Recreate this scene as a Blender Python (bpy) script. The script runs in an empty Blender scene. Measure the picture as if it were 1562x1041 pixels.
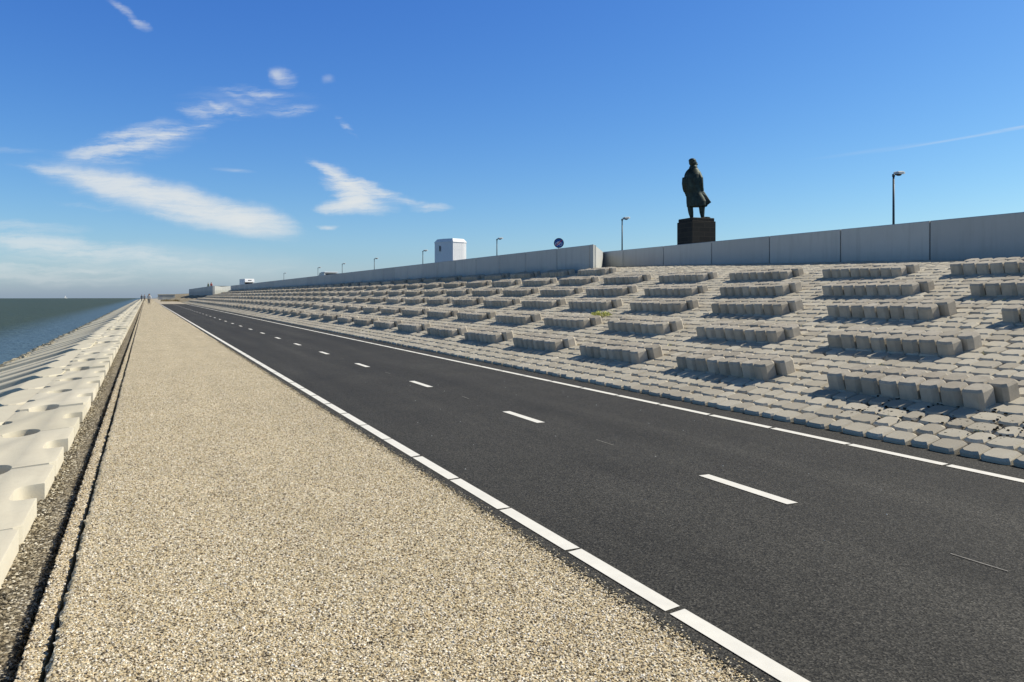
import bpy, bmesh, math, random
import numpy as np
from mathutils import Vector, Matrix
random.seed(7)
rng = np.random.default_rng(11)
PI = math.pi
scene = bpy.context.scene
col = scene.collection

# ------------------------------------------------------------------ camera model (28 mm on full frame, eye 1.5 m above the path)
F = 1215.0
TPSI = 559.0 / F
CP = 1 / math.hypot(1, TPSI)
SP = TPSI * CP
H = 1.5
def at(u, v, X):
    """photo pixel -> point at lateral offset X from the camera line (dike runs along +Y)"""
    D = F * X / (CP * (u - 222.0))
    return X, (D - X * SP) / CP, H - (v - 451.0) * D / F, D

SUN_EL, SUN_BACK = math.radians(43.5), math.radians(12)      # sun stands on the +X side, a little behind the camera

# ------------------------------------------------------------------ helpers
def tag(o, label=None, cat=None, group=None, kind=None):
    if label: o['label'] = label
    if cat: o['category'] = cat
    if group: o['group'] = group
    if kind: o['kind'] = kind
    return o

def link(o, parent=None):
    col.objects.link(o)
    if parent: o.parent = parent
    return o

def empty(name, loc=(0, 0, 0), rot=(0, 0, 0)):
    o = bpy.data.objects.new(name, None)
    o.empty_display_size = .2
    o.location = loc; o.rotation_euler = rot
    return link(o)

def mesh_obj(name, me, mat=None, parent=None, loc=None, rot=None):
    o = bpy.data.objects.new(name, me)
    if mat is not None and len(me.materials) == 0:
        me.materials.append(mat)
    if loc is not None: o.location = loc
    if rot is not None: o.rotation_euler = rot
    return link(o, parent)

class MB:
    """collects polygons, builds ONE mesh"""
    def __init__(s): s.v = []; s.f = []; s.m = []; s.sm = []
    def add(s, verts, faces, mi=0, smooth=False):
        o = len(s.v); s.v += [tuple(p) for p in verts]
        for f in faces:
            s.f.append([i + o for i in f]); s.m.append(mi); s.sm.append(smooth)
    def box(s, x0, x1, y0, y1, z0, z1, mi=0, ch=0.0):
        if ch <= 0:
            s.add([(x0,y0,z0),(x1,y0,z0),(x1,y1,z0),(x0,y1,z0),(x0,y0,z1),(x1,y0,z1),(x1,y1,z1),(x0,y1,z1)],
                  [(3,2,1,0),(4,5,6,7),(0,1,5,4),(1,2,6,5),(2,3,7,6),(3,0,4,7)], mi)
        else:
            c = ch
            def ring(z, i): return [(x0+i,y0+i,z),(x1-i,y0+i,z),(x1-i,y1-i,z),(x0+i,y1-i,z)]
            rs = [ring(z0, c), ring(z0 + c, 0), ring(z1 - c, 0), ring(z1, c)]
            s.rings(rs, mi)
    def rings(s, rs, mi=0, smooth=False, caps=True):
        n = len(rs[0]); vs = [p for r in rs for p in r]; fs = []
        for k in range(len(rs) - 1):
            for i in range(n):
                j = (i + 1) % n
                fs.append((k*n+i, k*n+j, (k+1)*n+j, (k+1)*n+i))
        if caps:
            fs.append(tuple(reversed(range(n)))); fs.append(tuple(range((len(rs)-1)*n, len(rs)*n)))
        s.add(vs, fs, mi, smooth)
    def tube(s, pts, rad, n=10, mi=0, smooth=True):
        pts = [Vector(p) for p in pts]
        if not isinstance(rad, (list, tuple)): rad = [rad] * len(pts)
        rs = []
        for i, p in enumerate(pts):
            d = (pts[min(i+1, len(pts)-1)] - pts[max(i-1, 0)]).normalized()
            a = d.cross(Vector((0, 0, 1)) if abs(d.z) < .9 else Vector((1, 0, 0))).normalized()
            b = d.cross(a)
            rs.append([tuple(p + rad[i] * (math.cos(2*PI*k/n) * a + math.sin(2*PI*k/n) * b)) for k in range(n)])
        s.rings(rs, mi, smooth)
    def ell(s, c, r, n=12, m=8, mi=0):
        rs = []
        for k in range(m + 1):
            th = -PI/2 + PI * k / m
            rr = max(math.cos(th), .02)
            rs.append([(c[0] + r[0]*rr*math.cos(2*PI*i/n), c[1] + r[1]*rr*math.sin(2*PI*i/n), c[2] + r[2]*math.sin(th)) for i in range(n)])
        s.rings(rs, mi, True)
    def mesh(s, name):
        me = bpy.data.meshes.new(name)
        me.from_pydata(s.v, [], s.f)
        me.polygons.foreach_set('material_index', s.m)
        me.polygons.foreach_set('use_smooth', s.sm)
        me.update()
        return me
    def build(s, name, mats, parent=None, loc=None, rot=None):
        me = s.mesh(name)
        for m in (mats if isinstance(mats, (list, tuple)) else [mats]): me.materials.append(m)
        return mesh_obj(name, me, None, parent, loc, rot)

def np_mesh(name, V, Q, mat):
    """fast mesh of quads from numpy arrays"""
    me = bpy.data.meshes.new(name)
    me.vertices.add(len(V)); me.vertices.foreach_set('co', np.asarray(V, np.float32).ravel())
    Q = np.asarray(Q, np.int32)
    me.loops.add(Q.size); me.loops.foreach_set('vertex_index', Q.ravel())
    me.polygons.add(len(Q)); me.polygons.foreach_set('loop_start', np.arange(0, Q.size, 4, dtype=np.int32))
    me.polygons.foreach_set('use_smooth', [False]*len(Q))
    me.update(calc_edges=True); me.validate()
    if mat: me.materials.append(mat)
    return me

# ------------------------------------------------------------------ materials
class NT:
    def __init__(s, name, rough=.85, spec=.3):
        s.mat = bpy.data.materials.new(name); s.mat.use_nodes = True
        s.t = s.mat.node_tree; s.n = s.t.nodes
        s.b = s.n['Principled BSDF']; s.out = s.n['Material Output']
        s.b.inputs['Roughness'].default_value = rough
        s.b.inputs['Specular IOR Level'].default_value = spec
        s.pos = s.n.new('ShaderNodeNewGeometry').outputs['Position']
    def L(s, a, b): s.t.links.new(a, b)
    def mapping(s, scale=(1,1,1), vec=None, rot=(0,0,0), loc=(0,0,0)):
        m = s.n.new('ShaderNodeMapping'); m.inputs['Scale'].default_value = scale
        m.inputs['Rotation'].default_value = rot; m.inputs['Location'].default_value = loc
        s.L(vec or s.pos, m.inputs['Vector']); return m.outputs[0]
    def noise(s, scale, detail=4, rough=.55, vec=None, dist=0):
        n = s.n.new('ShaderNodeTexNoise'); n.inputs['Scale'].default_value = scale
        n.inputs['Detail'].default_value = detail; n.inputs['Roughness'].default_value = rough
        n.inputs['Distortion'].default_value = dist
        s.L(vec or s.pos, n.inputs['Vector']); return n.outputs['Fac']
    def voro(s, scale, feature='F1', vec=None, out='Color'):
        n = s.n.new('ShaderNodeTexVoronoi'); n.feature = feature; n.inputs['Scale'].default_value = scale
        s.L(vec or s.pos, n.inputs['Vector']); return n.outputs[out]
    def ramp(s, fac, stops, interp='LINEAR'):
        r = s.n.new('ShaderNodeValToRGB'); r.color_ramp.interpolation = interp
        e = r.color_ramp.elements
        while len(e) < len(stops): e.new(.5)
        for k, (p, c) in enumerate(stops):
            e[k].position = p; e[k].color = (*c, 1) if len(c) == 3 else c
        s.L(fac, r.inputs[0]); return r.outputs[0]
    def mix(s, fac, a, b, mode='MIX'):
        m = s.n.new('ShaderNodeMix'); m.data_type = 'RGBA'; m.blend_type = mode
        for sock, val in ((m.inputs['Factor'], fac), (m.inputs['A'], a), (m.inputs['B'], b)):
            pass
        ins = [m.inputs[0], m.inputs[6], m.inputs[7]]
        for sock, val in zip(ins, (fac, a, b)):
            if hasattr(val, 'links'): s.L(val, sock)
            elif isinstance(val, (tuple, list)): sock.default_value = (*val, 1) if len(val) == 3 else val
            else: sock.default_value = val
        return m.outputs[2]
    def math(s, op, a, b=None, c=None):
        m = s.n.new('ShaderNodeMath'); m.operation = op
        for k, val in enumerate((a, b, c)):
            if val is None: continue
            if hasattr(val, 'links'): s.L(val, m.inputs[k])
            else: m.inputs[k].default_value = val
        return m.outputs[0]
    def rng(s, v, a, b, c, d, smooth=False):
        m = s.n.new('ShaderNodeMapRange')
        if smooth: m.interpolation_type = 'SMOOTHSTEP'
        s.L(v, m.inputs[0])
        for k, x in enumerate((a, b, c, d)): m.inputs[k+1].default_value = x
        return m.outputs[0]
    def sep(s, v):
        m = s.n.new('ShaderNodeSeparateXYZ'); s.L(v, m.inputs[0]); return m.outputs
    def bump(s, h, strength=.3, dist=.01, normal=None):
        b = s.n.new('ShaderNodeBump'); b.inputs['Strength'].default_value = strength
        b.inputs['Distance'].default_value = dist; s.L(h, b.inputs['Height'])
        if normal: s.L(normal, b.inputs['Normal'])
        s.L(b.outputs[0], s.b.inputs['Normal']); return b.outputs[0]
    def color(s, c):
        if hasattr(c, 'links'): s.L(c, s.b.inputs['Base Color'])
        else: s.b.inputs['Base Color'].default_value = (*c, 1)
        return s
    def rand(s): return s.n.new('ShaderNodeObjectInfo').outputs['Random']
    def attr(s, name): 
        a = s.n.new('ShaderNodeAttribute'); a.attribute_name = name; return a.outputs['Fac']

def plain(name, c, rough=.6, spec=.3, metal=0, var=.12, vs=6):
    m = NT(name, rough, spec); m.b.inputs['Metallic'].default_value = metal
    n = m.noise(vs, 5)
    lo = tuple(x*(1-var) for x in c); hi = tuple(min(1, x*(1+var)) for x in c)
    m.color(m.ramp(n, [(.3, lo), (.7, hi)])); return m.mat

def mat_gravel():
    m = NT('path_gravel', .8, .25)
    warp = m.noise(40, 2)
    c1 = m.voro(128)
    st = m.sep(c1)
    stones = m.ramp(st[0], [(0, (.07,.056,.04)), (.13, (.22,.17,.105)), (.28, (.59,.465,.26)), (.5, (.77,.64,.40)), (.66, (.475,.43,.30)), (.8, (.735,.645,.45)), (.9, (.95,.86,.67)), (1, (.95,.90,.79))])
    ed = m.voro(128, 'F1', out='Distance')
    gaps = m.rng(ed, .32, .82, 1.10, .36)
    big = m.noise(.7, 4, .6); med = m.noise(3.5, 4)
    trk = m.noise(1.0, 4, .6, m.mapping((2.6, .12, 1)))
    tone = m.rng(m.math('ADD', m.math('ADD', m.math('MULTIPLY', big, .4), m.math('MULTIPLY', med, .25)), m.math('MULTIPLY', trk, .35)), .36, .64, .84, 1.13)
    c = m.mix(1, stones, m.n.new('ShaderNodeCombineColor').outputs[0], 'MULTIPLY') if False else stones
    sc = m.n.new('ShaderNodeVectorMath'); sc.operation = 'SCALE'
    m.L(c, sc.inputs[0]); m.L(m.math('MULTIPLY', gaps, tone), sc.inputs['Scale'])
    m.color(sc.outputs[0])
    hgt = m.math('SUBTRACT', 1.0, ed)
    m.bump(hgt, .35, .002)
    return m.mat

def mat_verge():
    m = NT('verge_gravel', .9, .2)
    c1 = m.voro(62); st = m.sep(c1)
    stones = m.ramp(st[0], [(0, (.05,.042,.03)), (.25, (.17,.14,.095)), (.5, (.38,.32,.22)), (.75, (.54,.475,.355)), (1, (.78,.73,.6))])
    ed = m.voro(62, 'F1', out='Distance')
    n = m.noise(5, 5)
    dark = m.mix(m.rng(n, .40, .62, 0, .45), stones, (.09,.075,.05))
    sc = m.n.new('ShaderNodeVectorMath'); sc.operation = 'SCALE'
    m.L(dark, sc.inputs[0]); m.L(m.rng(ed, .3, .8, 1, .35), sc.inputs['Scale'])
    m.color(sc.outputs[0]); m.bump(m.math('SUBTRACT', 1.0, ed), .9, .012)
    return m.mat

def mat_asphalt():
    m = NT('road_asphalt', .82, .28)
    c1 = m.sep(m.voro(125))
    ag = m.ramp(c1[0], [(0, (.008,.008,.007)), (.4, (.034,.033,.028)), (.75, (.060,.0575,.049)), (.95, (.088,.084,.072)), (1, (.13,.122,.105))])
    p = m.sep(m.pos)
    # two wheel lanes worn a little lighter, with blotches
    streak = m.noise(1.0, 5, .6, m.mapping((1.6, .10, 1)))
    blot = m.noise(.9, 5, .6)
    w = m.math('ADD', m.math('MULTIPLY', streak, .6), m.math('MULTIPLY', blot, .4))
    tone = m.rng(w, .36, .66, .72, 1.20)
    for cx, wd, am in ((3.62, .16, .22), (5.2, .30, .10), (2.85, .22, .08)):     # paler rolled and driven bands
        dd = m.math('DIVIDE', m.math('SUBTRACT', p[0], cx), wd)
        gb = m.math('EXPONENT', m.math('MULTIPLY', m.math('MULTIPLY', dd, dd), -1.0))
        tone = m.math('ADD', tone, m.math('MULTIPLY', m.math('MULTIPLY', gb, am), m.rng(streak, .38, .6, 0, 1)))
    sc = m.n.new('ShaderNodeVectorMath'); sc.operation = 'SCALE'
    m.L(ag, sc.inputs[0]); m.L(tone, sc.inputs['Scale'])
    m.color(sc.outputs[0])
    m.bump(m.voro(125, out='Distance'), .55, .003)
    return m.mat

def mat_tile():
    m = NT('paving_concrete', .9, .2)
    a = m.attr('tint')
    base = m.ramp(a, [(0, (.39,.355,.28)), (.35, (.48,.44,.35)), (.7, (.535,.495,.395)), (1, (.60,.555,.45))])
    n = m.noise(9, 6, .65); f = m.noise(120, 3)
    c = m.mix(m.rng(n, .35, .75, 0, .34), base, (.32,.27,.20))
    moss = m.noise(1.3, 6, .7)
    c = m.mix(m.rng(moss, .66, .78, 0, .5), c, (.16,.16,.07))
    c = m.mix(m.rng(f, .3, .7, 0, .28), c, (.55,.51,.44))
    m.color(c); m.bump(m.noise(70, 4), .35, .006)
    return m.mat

def mat_block():
    m = NT('block_concrete', .9, .2)
    r = m.rand()
    base = m.ramp(r, [(0, (.40,.358,.285)), (.5, (.48,.435,.35)), (1, (.55,.50,.41))])
    n = m.noise(7, 6, .65)
    c = m.mix(m.rng(n, .4, .75, 0, .45), base, (.24,.20,.145))
    v = m.noise(1, 4, .6, m.mapping((14, 14, 1.5)))
    c = m.mix(m.rng(v, .52, .75, 0, .3), c, (.22,.19,.15))
    c = m.mix(m.rng(m.noise(90, 3), .35, .7, 0, .25), c, (.46,.42,.36))
    m.color(c); m.bump(m.noise(45, 5, .6), .4, .008)
    return m.mat

def mat_armour():
    m = NT('armour_concrete', .9, .2)
    r = m.rand()
    base = m.ramp(r, [(0, (.58,.54,.42)), (1, (.66,.615,.49))])
    n = m.noise(2.2, 6, .6)
    c = m.mix(m.rng(n, .42, .72, 0, .35), base, (.52,.47,.37))
    c = m.mix(m.rng(m.noise(14, 6, .7), .5, .75, 0, .3), c, (.45,.41,.33))
    v = m.voro(9, out='Distance')
    pit = m.math('MULTIPLY', m.rng(v, .03, .06, 1, 0), m.rng(m.noise(3), .5, .56, 0, 1))
    c = m.mix(m.math('MULTIPLY', pit, .7), c, (.22,.19,.15))
    p = m.sep(m.pos)
    low = m.rng(m.math('ADD', p[2], m.math('MULTIPLY', m.noise(3, 4), .3)), -1.0, -.66, 1, 0)   # algae and weed in the splash zone
    c = m.mix(m.math('MULTIPLY', low, .85), c, (.23,.21,.10))
    m.color(c); m.bump(m.noise(60, 5), .25, .006)
    return m.mat

def mat_wall():
    m = NT('wall_concrete', .85, .25)
    r = m.rand()
    base = m.ramp(r, [(0, (.47,.485,.465)), (.5, (.51,.525,.50)), (1, (.55,.565,.535))])
    n = m.noise(1.1, 6, .6)
    c = m.mix(m.rng(n, .4, .7, 0, .28), base, (.41,.415,.39))
    st = m.noise(1, 5, .6, m.mapping((5, 5, .5)))
    c = m.mix(m.rng(st, .5, .72, 0, .36), c, (.34,.345,.32))
    c = m.mix(m.rng(m.noise(60, 3), .4, .7, 0, .15), c, (.48,.48,.46))
    pz = m.sep(m.pos); damp = m.rng(m.math('ADD', pz[2], m.math('MULTIPLY', m.noise(2.2, 5, .7), .9)), 2.75, 3.25, .42, 0)      # damp, algae-stained foot of the wall
    c = m.mix(damp, c, (.25,.27,.25))
    m.color(c); m.bump(m.noise(30, 5), .2, .004)
    return m.mat

def mat_sea():
    m = NT('sea_water', .4, .06)
    m.b.inputs['IOR'].default_value = 1.33
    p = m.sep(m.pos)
    n = m.noise(.035, 4, .6, m.mapping((1, .35, 1)))
    deep = m.mix(m.rng(n, .4, .65, 0, 1), (.047,.064,.033), (.057,.074,.039))
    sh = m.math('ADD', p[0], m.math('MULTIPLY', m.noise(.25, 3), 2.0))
    shore_sheen = m.rng(sh, -9.5, -4.4, 0, 1, True)
    m.color(m.mix(shore_sheen, deep, (.075,.125,.165)))  # bluer band along the shore: sky reflection painted into the water colour
    w1 = m.noise(1.1, 5, .62, m.mapping((1.0, .6, 1), rot=(0,0,.5)))
    w2 = m.noise(5.5, 4, .6, m.mapping((1.0, .55, 1), rot=(0,0,.3)))
    h = m.math('ADD', m.math('MULTIPLY', w1, 1.0), m.math('MULTIPLY', w2, .22))
    m.bump(h, 1.0, .32)
    return m.mat

def mat_paint():
    m = NT('road_paint', .6, .3)
    n = m.noise(130, 4, .7); n2 = m.noise(9, 5)
    wear = m.rng(m.math('ADD', m.math('MULTIPLY', n, .75), m.math('MULTIPLY', n2, .25)), .62, .74, 0, .8)
    m.color(m.mix(wear, m.ramp(n2, [(.3, (.74,.72,.65)), (.7, (.83,.81,.73))]), (.12,.115,.11)))
    m.bump(n, .25, .002)
    return m.mat

def mat_bronze():
    m = NT('bronze_patina', .55, .5); m.b.inputs['Metallic'].default_value = .55
    n = m.noise(6, 6, .65); v = m.noise(1, 5, .6, m.mapping((9, 9, 1.2)))
    c = m.ramp(n, [(.3, (.018,.025,.021)), (.6, (.036,.055,.046)), (.8, (.075,.12,.105))])
    c = m.mix(m.rng(v, .5, .75, 0, .30), c, (.085,.08,.05))
    m.color(c); m.bump(m.noise(24, 5), .35, .01)
    return m.mat

def mat_brick():
    m = NT('pedestal_stone', .85, .25)
    bt = m.n.new('ShaderNodeTexBrick'); bt.inputs['Scale'].default_value = 1
    bt.inputs['Brick Width'].default_value = .62; bt.inputs['Row Height'].default_value = .22; bt.inputs['Mortar Size'].default_value = .012
    bt.inputs['Color1'].default_value = (.022,.022,.021,1); bt.inputs['Color2'].default_value = (.038,.036,.031,1)
    bt.inputs['Mortar'].default_value = (.06,.052,.04,1)
    tc = m.n.new('ShaderNodeTexCoord'); s = m.sep(tc.outputs['Object'])
    cb = m.n.new('ShaderNodeCombineXYZ'); m.L(m.math('ADD', s[0], s[1]), cb.inputs[0]); m.L(s[2], cb.inputs[1])
    m.L(cb.outputs[0], bt.inputs['Vector'])
    m.color(bt.outputs['Color']); m.bump(m.noise(18, 5), .3, .01)
    return m.mat

def mat_soil():
    m = NT('joint_soil', .95, .1)
    n = m.noise(30, 5); m.color(m.ramp(n, [(.3, (.035,.03,.024)), (.7, (.085,.075,.058))])); m.bump(n, .6, .02)
    return m.mat

def mat_apron():
    m = NT('apron_ground', .9, .15)
    n = m.noise(.6, 6, .65); f = m.noise(12, 4)
    c = m.ramp(n, [(.3, (.36,.31,.23)), (.55, (.46,.41,.32)), (.8, (.52,.48,.40))])
    m.color(m.mix(m.rng(f, .4, .7, 0, .3), c, (.27,.23,.16))); return m.mat

def mat_rough_slope():
    m = NT('rough_slope', .95, .1)
    n = m.noise(.5, 7, .7); f = m.noise(4, 5, .7)
    c = m.ramp(n, [(.3, (.14,.12,.06)), (.5, (.27,.22,.14)), (.65, (.40,.36,.28)), (.8, (.17,.16,.07))])
    m.color(m.mix(m.rng(f, .4, .65, 0, .6), c, (.43,.39,.32))); m.bump(f, .8, .1); return m.mat

def mat_leaf(name, a, b):
    m = NT(name, .7, .3); m.color(m.ramp(m.noise(25, 3), [(.3, a), (.7, b)])); return m.mat

def mat_pebble():
    m = NT('pebble', .75, .3)
    c = m.ramp(m.attr('tint'), [(0, (.05,.042,.03)), (.17, (.18,.135,.085)), (.30, (.49,.39,.22)), (.52, (.715,.59,.38)), (.68, (.46,.42,.33)), (.82, (.74,.64,.475)), (.92, (.94,.865,.71)), (1, (.95,.91,.82))])
    m.color(c); return m.mat

def mat_verge_pebble():
    m = NT('verge_pebble', .85, .2)
    c = m.ramp(m.attr('tint'), [(0, (.03,.026,.018)), (.35, (.09,.075,.05)), (.55, (.24,.20,.13)), (.75, (.38,.33,.23)), (.9, (.58,.53,.41)), (1, (.80,.76,.64))])
    m.color(c); return m.mat

M = dict(verge_pebble=mat_verge_pebble(), pebble=mat_pebble(), gravel=mat_gravel(), verge=mat_verge(), asphalt=mat_asphalt(), tile=mat_tile(), block=mat_block(), armour=mat_armour(),
         wall=mat_wall(), sea=mat_sea(), paint=mat_paint(), bronze=mat_bronze(), brick=mat_brick(), soil=mat_soil(), apron=mat_apron(),
         rough=mat_rough_slope(), weed=mat_leaf('weed_leaf', (.34,.36,.07), (.55,.56,.16)), shrub=mat_leaf('shrub_leaf', (.10,.075,.035), (.22,.17,.08)),
         slab=plain('bay_concrete', (.45,.43,.375), .9, .2, 0, .25, 4), rock=plain('shore_rock', (.42,.37,.26), .9, .2, 0, .45, 3),
         pole=plain('pole_paint', (.055,.075,.085), .5, .4), lamp_grey=plain('lamp_grey', (.55,.57,.55), .5, .4), lamp_dark=plain('lamp_bowl', (.10,.10,.085), .3, .5),
         white=plain('white_sheet', (.88,.88,.87), .6, .3, 0, .04), trim=plain('grey_trim', (.28,.30,.33), .6, .3),
         sign_blue=plain('sign_blue', (.012,.085,.33), .4, .4, 0, .05), sign_rim=plain('sign_rim', (.012,.03,.075), .4, .4, 0, .05),
         sign_white=plain('sign_white', (.75,.77,.8), .4, .4, 0, .04), sign_red=plain('sign_red', (.45,.025,.06), .4, .4, 0, .05),
         glass=plain('dark_glass', (.012,.015,.018), .1, .6), rubber=plain('rubber', (.02,.02,.02), .8, .2),
         car_grey=plain('car_grey', (.30,.33,.34), .35, .5), red_cloth=plain('red_cloth', (.50,.06,.03), .9, .1), green_cloth=plain('green_cloth', (.09,.13,.08), .9, .1),
         white_cloth=plain('white_cloth', (.74,.72,.68), .9, .1), grey_cloth=plain('grey_cloth', (.19,.19,.20), .9, .1), navy_cloth=plain('navy_cloth', (.03,.035,.05), .9, .1),
         tan_cloth=plain('tan_cloth', (.55,.47,.34), .9, .1), skin=plain('skin', (.48,.29,.20), .6, .3), hair=plain('hair', (.04,.027,.018), .8, .2), faint=plain('faint_paint', (.27,.26,.235), .8, .2, 0, .4, 30), moss=plain('joint_moss', (.022,.02,.014), .95, .1, 0, .5, 30), hull=plain('hull_white', (.75,.75,.74), .5, .4))

# ------------------------------------------------------------------ world and sun
def build_world():
    w = bpy.data.worlds.new('World'); scene.world = w; w.use_nodes = True
    t = w.node_tree; n = t.nodes; n.clear()
    L = t.links.new
    out = n.new('ShaderNodeOutputWorld'); bg = n.new('ShaderNodeBackground'); L(bg.outputs[0], out.inputs[0])
    sky = n.new('ShaderNodeTexSky'); sky.sky_type = 'NISHITA'; sky.sun_disc = False
    sky.sun_elevation = SUN_EL; sky.sun_rotation = PI/2 + SUN_BACK
    sky.altitude = 0; sky.air_density = 1.0; sky.dust_density = .6; sky.ozone_density = 3.0
    hs = n.new('ShaderNodeHueSaturation'); hs.inputs['Saturation'].default_value = 1.18; hs.inputs['Value'].default_value = 1.0
    L(sky.outputs[0], hs.inputs['Color'])
    tc = n.new('ShaderNodeTexCoord'); d = tc.outputs['Generated']
    def vm(op, a, b=None, sc=None):
        m = n.new('ShaderNodeVectorMath'); m.operation = op
        if hasattr(a, 'links'): L(a, m.inputs[0])
        else: m.inputs[0].default_value = a
        if b is not None:
            if hasattr(b, 'links'): L(b, m.inputs[1])
            else: m.inputs[1].default_value = b
        if sc is not None: m.inputs['Scale'].default_value = sc
        return m
    def mt(op, a, b=None, c=None, clamp=False):
        m = n.new('ShaderNodeMath'); m.operation = op; m.use_clamp = clamp
        for k, x in enumerate((a, b, c)):
            if x is None: continue
            if hasattr(x, 'links'): L(x, m.inputs[k])
            else: m.inputs[k].default_value = x
        return m.outputs[0]
    # gnomonic map of the north-east sky (a fixed compass direction): where the cirrus stands
    f = vm('DOT_PRODUCT', d, (SP, CP, 0)).outputs['Value']
    fs = mt('MAXIMUM', f, .05)
    gx = mt('DIVIDE', vm('DOT_PRODUCT', d, (CP, -SP, 0)).outputs['Value'], fs)
    gy = mt('DIVIDE', vm('DOT_PRODUCT', d, (0, 0, 1)).outputs['Value'], fs)
    cb = n.new('ShaderNodeCombineXYZ'); L(gx, cb.inputs[0]); L(gy, cb.inputs[1])
    g = cb.outputs[0]
    def noise(vec, scale, detail, rough=.6, rot=0, stretch=(1, 1, 1), dist=0):
        mp = n.new('ShaderNodeMapping'); mp.inputs['Rotation'].default_value = (0, 0, rot); mp.inputs['Scale'].default_value = stretch
        L(vec, mp.inputs[0])
        x = n.new('ShaderNodeTexNoise'); x.inputs['Scale'].default_value = scale; x.inputs['Detail'].default_value = detail; x.inputs['Roughness'].default_value = rough
        x.inputs['Distortion'].default_value = dist
        L(mp.outputs[0], x.inputs['Vector']); return x
    wn = noise(g, 14, 5, .6)
    wv = vm('SUBTRACT', wn.outputs['Color'], (.5, .5, .5)).outputs[0]
    wv = vm('MULTIPLY', wv, (.052, .020, 0)).outputs[0]
    gw = vm('ADD', g, wv).outputs[0]
    fib1 = noise(gw, 12, 9, .70, math.radians(15), (1, 8, 1)).outputs['Fac']      # fibres sloping down to the right
    fib2 = noise(gw, 12, 9, .70, math.radians(-17), (1, 8, 1)).outputs['Fac']     # fibres rising to the right
    soft = noise(gw, 6, 6, .6).outputs['Fac']
    def mr(v, a, b, c, dd):
        m = n.new('ShaderNodeMapRange'); m.interpolation_type = 'SMOOTHSTEP'; L(v, m.inputs[0])
        for k, x in enumerate((a, b, c, dd)): m.inputs[k+1].default_value = x
        return m.outputs[0]
    tex = {'a': mr(fib1, .30, .58, .35, 1), 'b': mr(fib2, .32, .66, .08, 1), 's': mr(soft, .25, .6, .55, 1), 'w': mr(fib1, .36, .68, .0, 1), 'd': mr(fib1, .30, .60, .58, 1)}
    # (centre px, centre py, half length, half width, degrees down to the right, inner edge, opacity, texture)
    C = [
     # long lens
     (262,308,205,34,14,.30,.70,'d'), (330,322,130,30,13,.2,.60,'d'), (180,284,135,22,15,.2,.55,'d'), (395,340,66,22,6,.2,.6,'d'), (100,264,85,11,9,.0,.40,'a'),
     # feathered V
     (180,211,95,15,-17,.0,.72,'b'), (240,211,105,13,-16,.0,.72,'b'), (150,231,85,20,-8,.0,.48,'b'), (205,222,105,32,-12,.0,.50,'b'), (150,244,66,7,5,.0,.3,'b'), (305,191,36,6,-14,.0,.3,'b'),
     # right cloud
     (548,316,68,15,2,.2,.85,'d'), (552,296,56,27,18,.1,.80,'a'), (514,266,60,11,28,.0,.80,'a'), (520,280,42,24,36,.0,.65,'a'), (580,288,60,9,24,.0,.55,'a'), (612,306,58,9,12,.0,.5,'a'), (655,319,32,10,0,.0,.45,'a'), (505,316,30,9,0,.0,.5,'a'),
     # small puffs
     (434,116,25,15,28,.0,.44,'a'), (426,110,15,10,20,.0,.36,'s'), (499,120,16,9,0,.0,.26,'s'), (396,139,56,12,8,.0,.46,'w'), (370,148,40,8,24,.0,.38,'w'), (350,168,54,14,8,.0,.54,'w'), (295,170,34,13,14,.0,.36,'w'), (445,166,38,13,4,.0,.46,'w'), (380,155,110,26,4,.0,.14,'a'),
     (320,158,22,5,30,.0,.4,'w'), (527,194,26,7,36,.0,.34,'w'), (503,345,20,5,2,.0,.6,'s'), (355,260,38,4,4,.0,.28,'a'), (190,16,46,9,38,.0,.42,'a'), (212,37,22,8,30,.0,.36,'a'),
     # low banks
     (60,372,280,17,6,.0,.50,'a'), (0,345,140,12,4,.0,.32,'a'), (150,392,330,26,4,.0,.30,'a'), (30,420,260,18,2,.0,.32,'a'), (330,405,320,34,4,.0,.16,'s'), (10,408,240,7,2,.0,.25,'a'), (250,330,60,6,10,.0,.2,'w'), (140,318,60,6,8,.0,.22,'w'), (8,232,70,6,0,.0,.18,'a'),
     # contrail
     (1480,209,160,2.6,-9.6,.0,.26,'d'), (1560,193,70,2.2,-9.6,.0,.3,'d'), (1340,229,120,4,-8,.0,.09,'d'),
    ]
    trans = None
    for (px, py, a, b, deg, inner, op, tx) in C:
        mp = n.new('ShaderNodeMapping'); mp.vector_type = 'TEXTURE'
        mp.inputs['Location'].default_value = ((px - 781) / F, (451 - py) / F, 0)
        mp.inputs['Rotation'].default_value = (0, 0, -math.radians(deg))
        mp.inputs['Scale'].default_value = (a / F, b / F, 1)
        L(g if b < 5 else gw, mp.inputs[0])
        ln = vm('LENGTH', mp.outputs[0]).outputs['Value']
        raw = {'a': fib1, 'b': fib2, 's': soft, 'w': fib1, 'd': fib1}[tx]
        if b > 5: ln = mt('ADD', ln, mt('MULTIPLY', mt('SUBTRACT', .5, raw), {'d': .35, 'b': .55, 's': .9}.get(tx, 1.2)))      # fibrous edges
        mk = mr(ln, inner, 1.12, op, 0)
        al = mt('MULTIPLY', mk, tex[tx])
        iv = mt('SUBTRACT', 1.0, al)
        trans = iv if trans is None else mt('MULTIPLY', trans, iv)
    alpha = mt('MULTIPLY', mt('SUBTRACT', 1.0, trans), mr(f, .1, .3, 0, 1))
    # clear maritime air: tone of the sky, channel by channel
    sc_ = n.new('ShaderNodeSeparateColor'); L(hs.outputs[0], sc_.inputs[0]); cc_ = n.new('ShaderNodeCombineColor')
    S = .115 * 2 ** .12
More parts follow.
